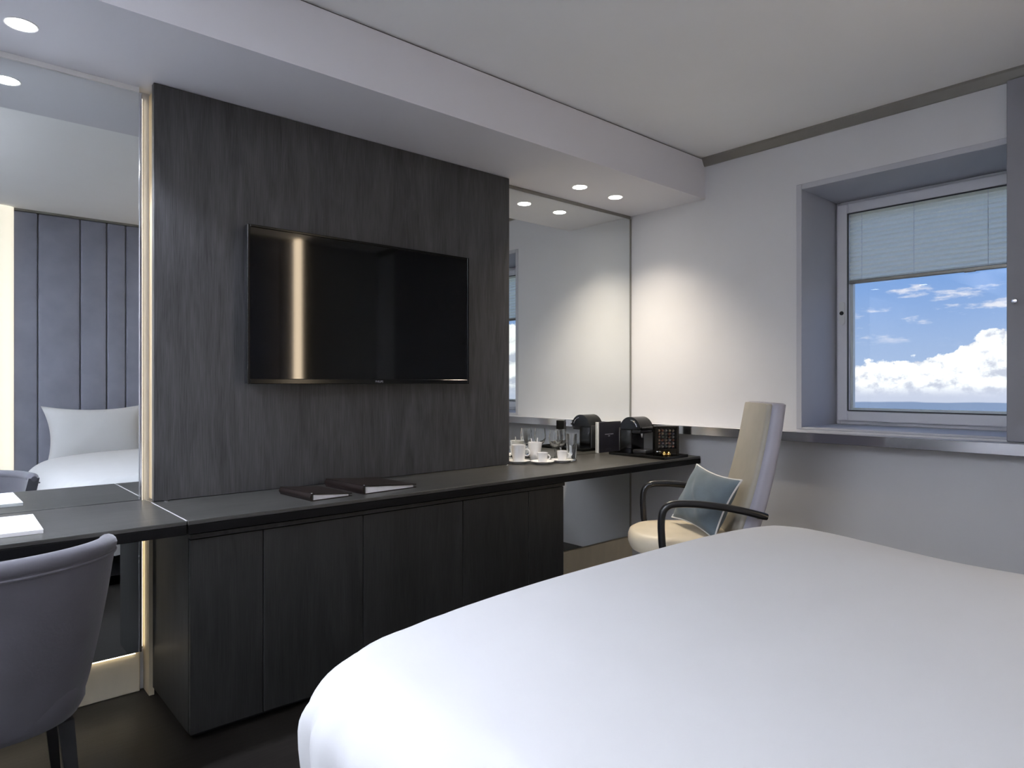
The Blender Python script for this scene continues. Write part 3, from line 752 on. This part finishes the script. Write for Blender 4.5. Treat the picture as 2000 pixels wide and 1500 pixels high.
rimseg(b, TX0, TX1, TY0, TY1, .0005, .018, 0); mk('rim', b, 'black_gloss', ty_, 30, True)
cm = thing('coffee_machine', 'black capsule coffee machine with domed top on the tray', 'coffee machine', (3.437, 2.675, ZT+.0085))
# local: x along the wall-to-window axis, front faces -y
mk('body', box(BM(), -.066, .066, .0, .098, .0, .150, .008, 2), 'black_gloss', cm, 30)
b = BM(); R = .082; poly = [(.012+R*math.cos(t), .150+R*math.sin(t)) for t in [PI*i/20 for i in range(21)]]
prism(b, poly, 0, -.066, .066); bmesh.ops.bevel(b, geom=[e for e in b.edges if len({round(v.co.x, 4) for v in e.verts}) == 1], offset=.006, segments=2, affect='EDGES')
dm = mk('domed_head', b, 'black_gloss', cm, 40)
P = [(-.070, .012+.060*math.cos(t), .152+.060*math.sin(t)) for t in [PI*.55+PI*.35*i/10 for i in range(11)]]
mk('side_trim', tube(BM(), P, .0035, 8), 'chrome', dm)
mk('lever', box(BM(), -.05, .05, -.098, -.05, .158, .170, .005, 2), 'black_matt', cm, 30)
mk('chin', box(BM(), -.060, .060, -.066, .004, .128, .1495, .006, 2), 'black_matt', cm, 30)
mk('spout', lathe(BM(), [(0, .100), (.010, .100), (.016, .128), (0, .128)], (0, -.035, 0), 18), 'chrome', cm)
mk('drip_tray', box(BM(), -.058, .058, -.105, -.001, 0, .026, .006, 2), 'black_matt', cm, 30)
b = BM()
for i in range(6): box(b, -.045, .045, -.095+.016*i, -.088+.016*i, .0262, .0285)
mk('drip_grid', b, 'chrome', cm, 0)
mk('water_tank', box(BM(), -.060, -.067+.115, .0985, .108, .01, .16, .004, 2), 'backing', cm, 30)
# capsule display angled towards the room
dr = math.radians(-37)
dp = thing('capsule_display', 'black framed clear display box of coffee capsules on the tray', 'display box', (3.424, 2.452, ZT+.0085), dr)
DW, DH, DD = .150, .185, .052
b = BM()
for x0, x1, z0, z1 in ((-DW/2, -DW/2+.020, 0, DH), (DW/2-.016, DW/2, 0, DH), (-DW/2+.02, DW/2-.016, DH-.016, DH), (-DW/2+.02, DW/2-.016, 0, .048)):
    box(b, x0, x1, -DD/2, DD/2, z0, z1, .002, 1)
mk('frame', b, 'black_gloss', dp, 30)
mk('back_board', box(BM(), -DW/2+.02, DW/2-.016, DD/2-.006, DD/2, .048, DH-.016), 'backing', dp, 0)
mk('clear_front', box(BM(), -DW/2+.02, DW/2-.016, -DD/2+.001, -DD/2+.003, .048, DH-.016), 'acrylic', dp, 0)
mk('drawer_pull', tube(BM(), smooth_path([(-.068, -DD/2, .030), (-.066, -DD/2-.012, .030), (-.040, -DD/2-.012, .030), (-.038, -DD/2, .030)], 4), .0025, 8), 'chrome', dp)
Rm = Matrix.Translation(dp.location) @ Matrix.Rotation(dr, 4, 'Z')
cap_prof = [(0, 0), (.0085, 0), (.0095, .002), (.0065, .016), (.004, .019), (0, .0195)]
caps = []
for r in range(6):
    for c in range(5):
        lp = Vector((-DW/2+.0205+.0105+c*.0222, DD/2-.0185, .0482+.0095+r*.0196))
        m = 'capsule_%d' % random.choice([0, 1, 1, 2, 3, 3, 4])
        o = mk('coffee_capsule', lathe(BM(), cap_prof, n=10, mtx=Matrix.Rotation(PI/2, 4, 'X')), m, None, 40, loc=Rm @ lp, rz=dr)
        col = {'0': 'red', '1': 'silver', '2': 'green', '3': 'tan', '4': 'blue'}[m[-1]]
        tag(o, 'small %s foil coffee capsule stacked inside the clear display box' % col, 'capsule', 'capsules in the display box')
for k, dx_ in enumerate((-.022, .006)):
    p = Rm @ Vector((dx_, -DD/2-.0155, 0))
    o = mk('gold_sweet', lathe(BM(), [(0, 0), (.008, .001), (.0125, .006), (.0135, .013), (.011, .021), (.006, .026), (.003, .030), (.005, .034), (0, .033)], n=20), 'gold_foil', None, 50, loc=(p.x, p.y, ZT+.0085))
    tag(o, 'small gold foil wrapped sweet %s the chrome drawer pull of the display' % ('next to', 'farther from')[k], 'sweet', 'gold sweets on the tray')
mc = thing('menu_card', 'dark navy standing menu card with a pale edge leaning before the mirror', 'menu card', (3.418, 2.8945, ZT), 0)
cd = mk('card', box(BM(), -.112, .112, -.004, .004, .0, .200, .001, 1), 'navy_card', mc, 30)
mk('white_edge', box(BM(), -.122, -.1125, -.006, .004, 0, .201, .001, 1), 'piping_white', mc, 30)
rr = random.Random(3); x = -.052
b = BM()
while x < .03:
    w = rr.uniform(.004, .011); box(b, x, x+w, -.0046, -.0042, .116, .121); x += w+.002
mk('printed_line', b, 'print_grey', cd, 0)
mk('printed_line', box(BM(), -.020, -.002, -.0046, -.0042, .104, .109), 'print_grey', cd, 0)
mk('printed_line', box(BM(), -.045, .012, -.0046, -.0042, .020, .023), 'backing', cd, 0)
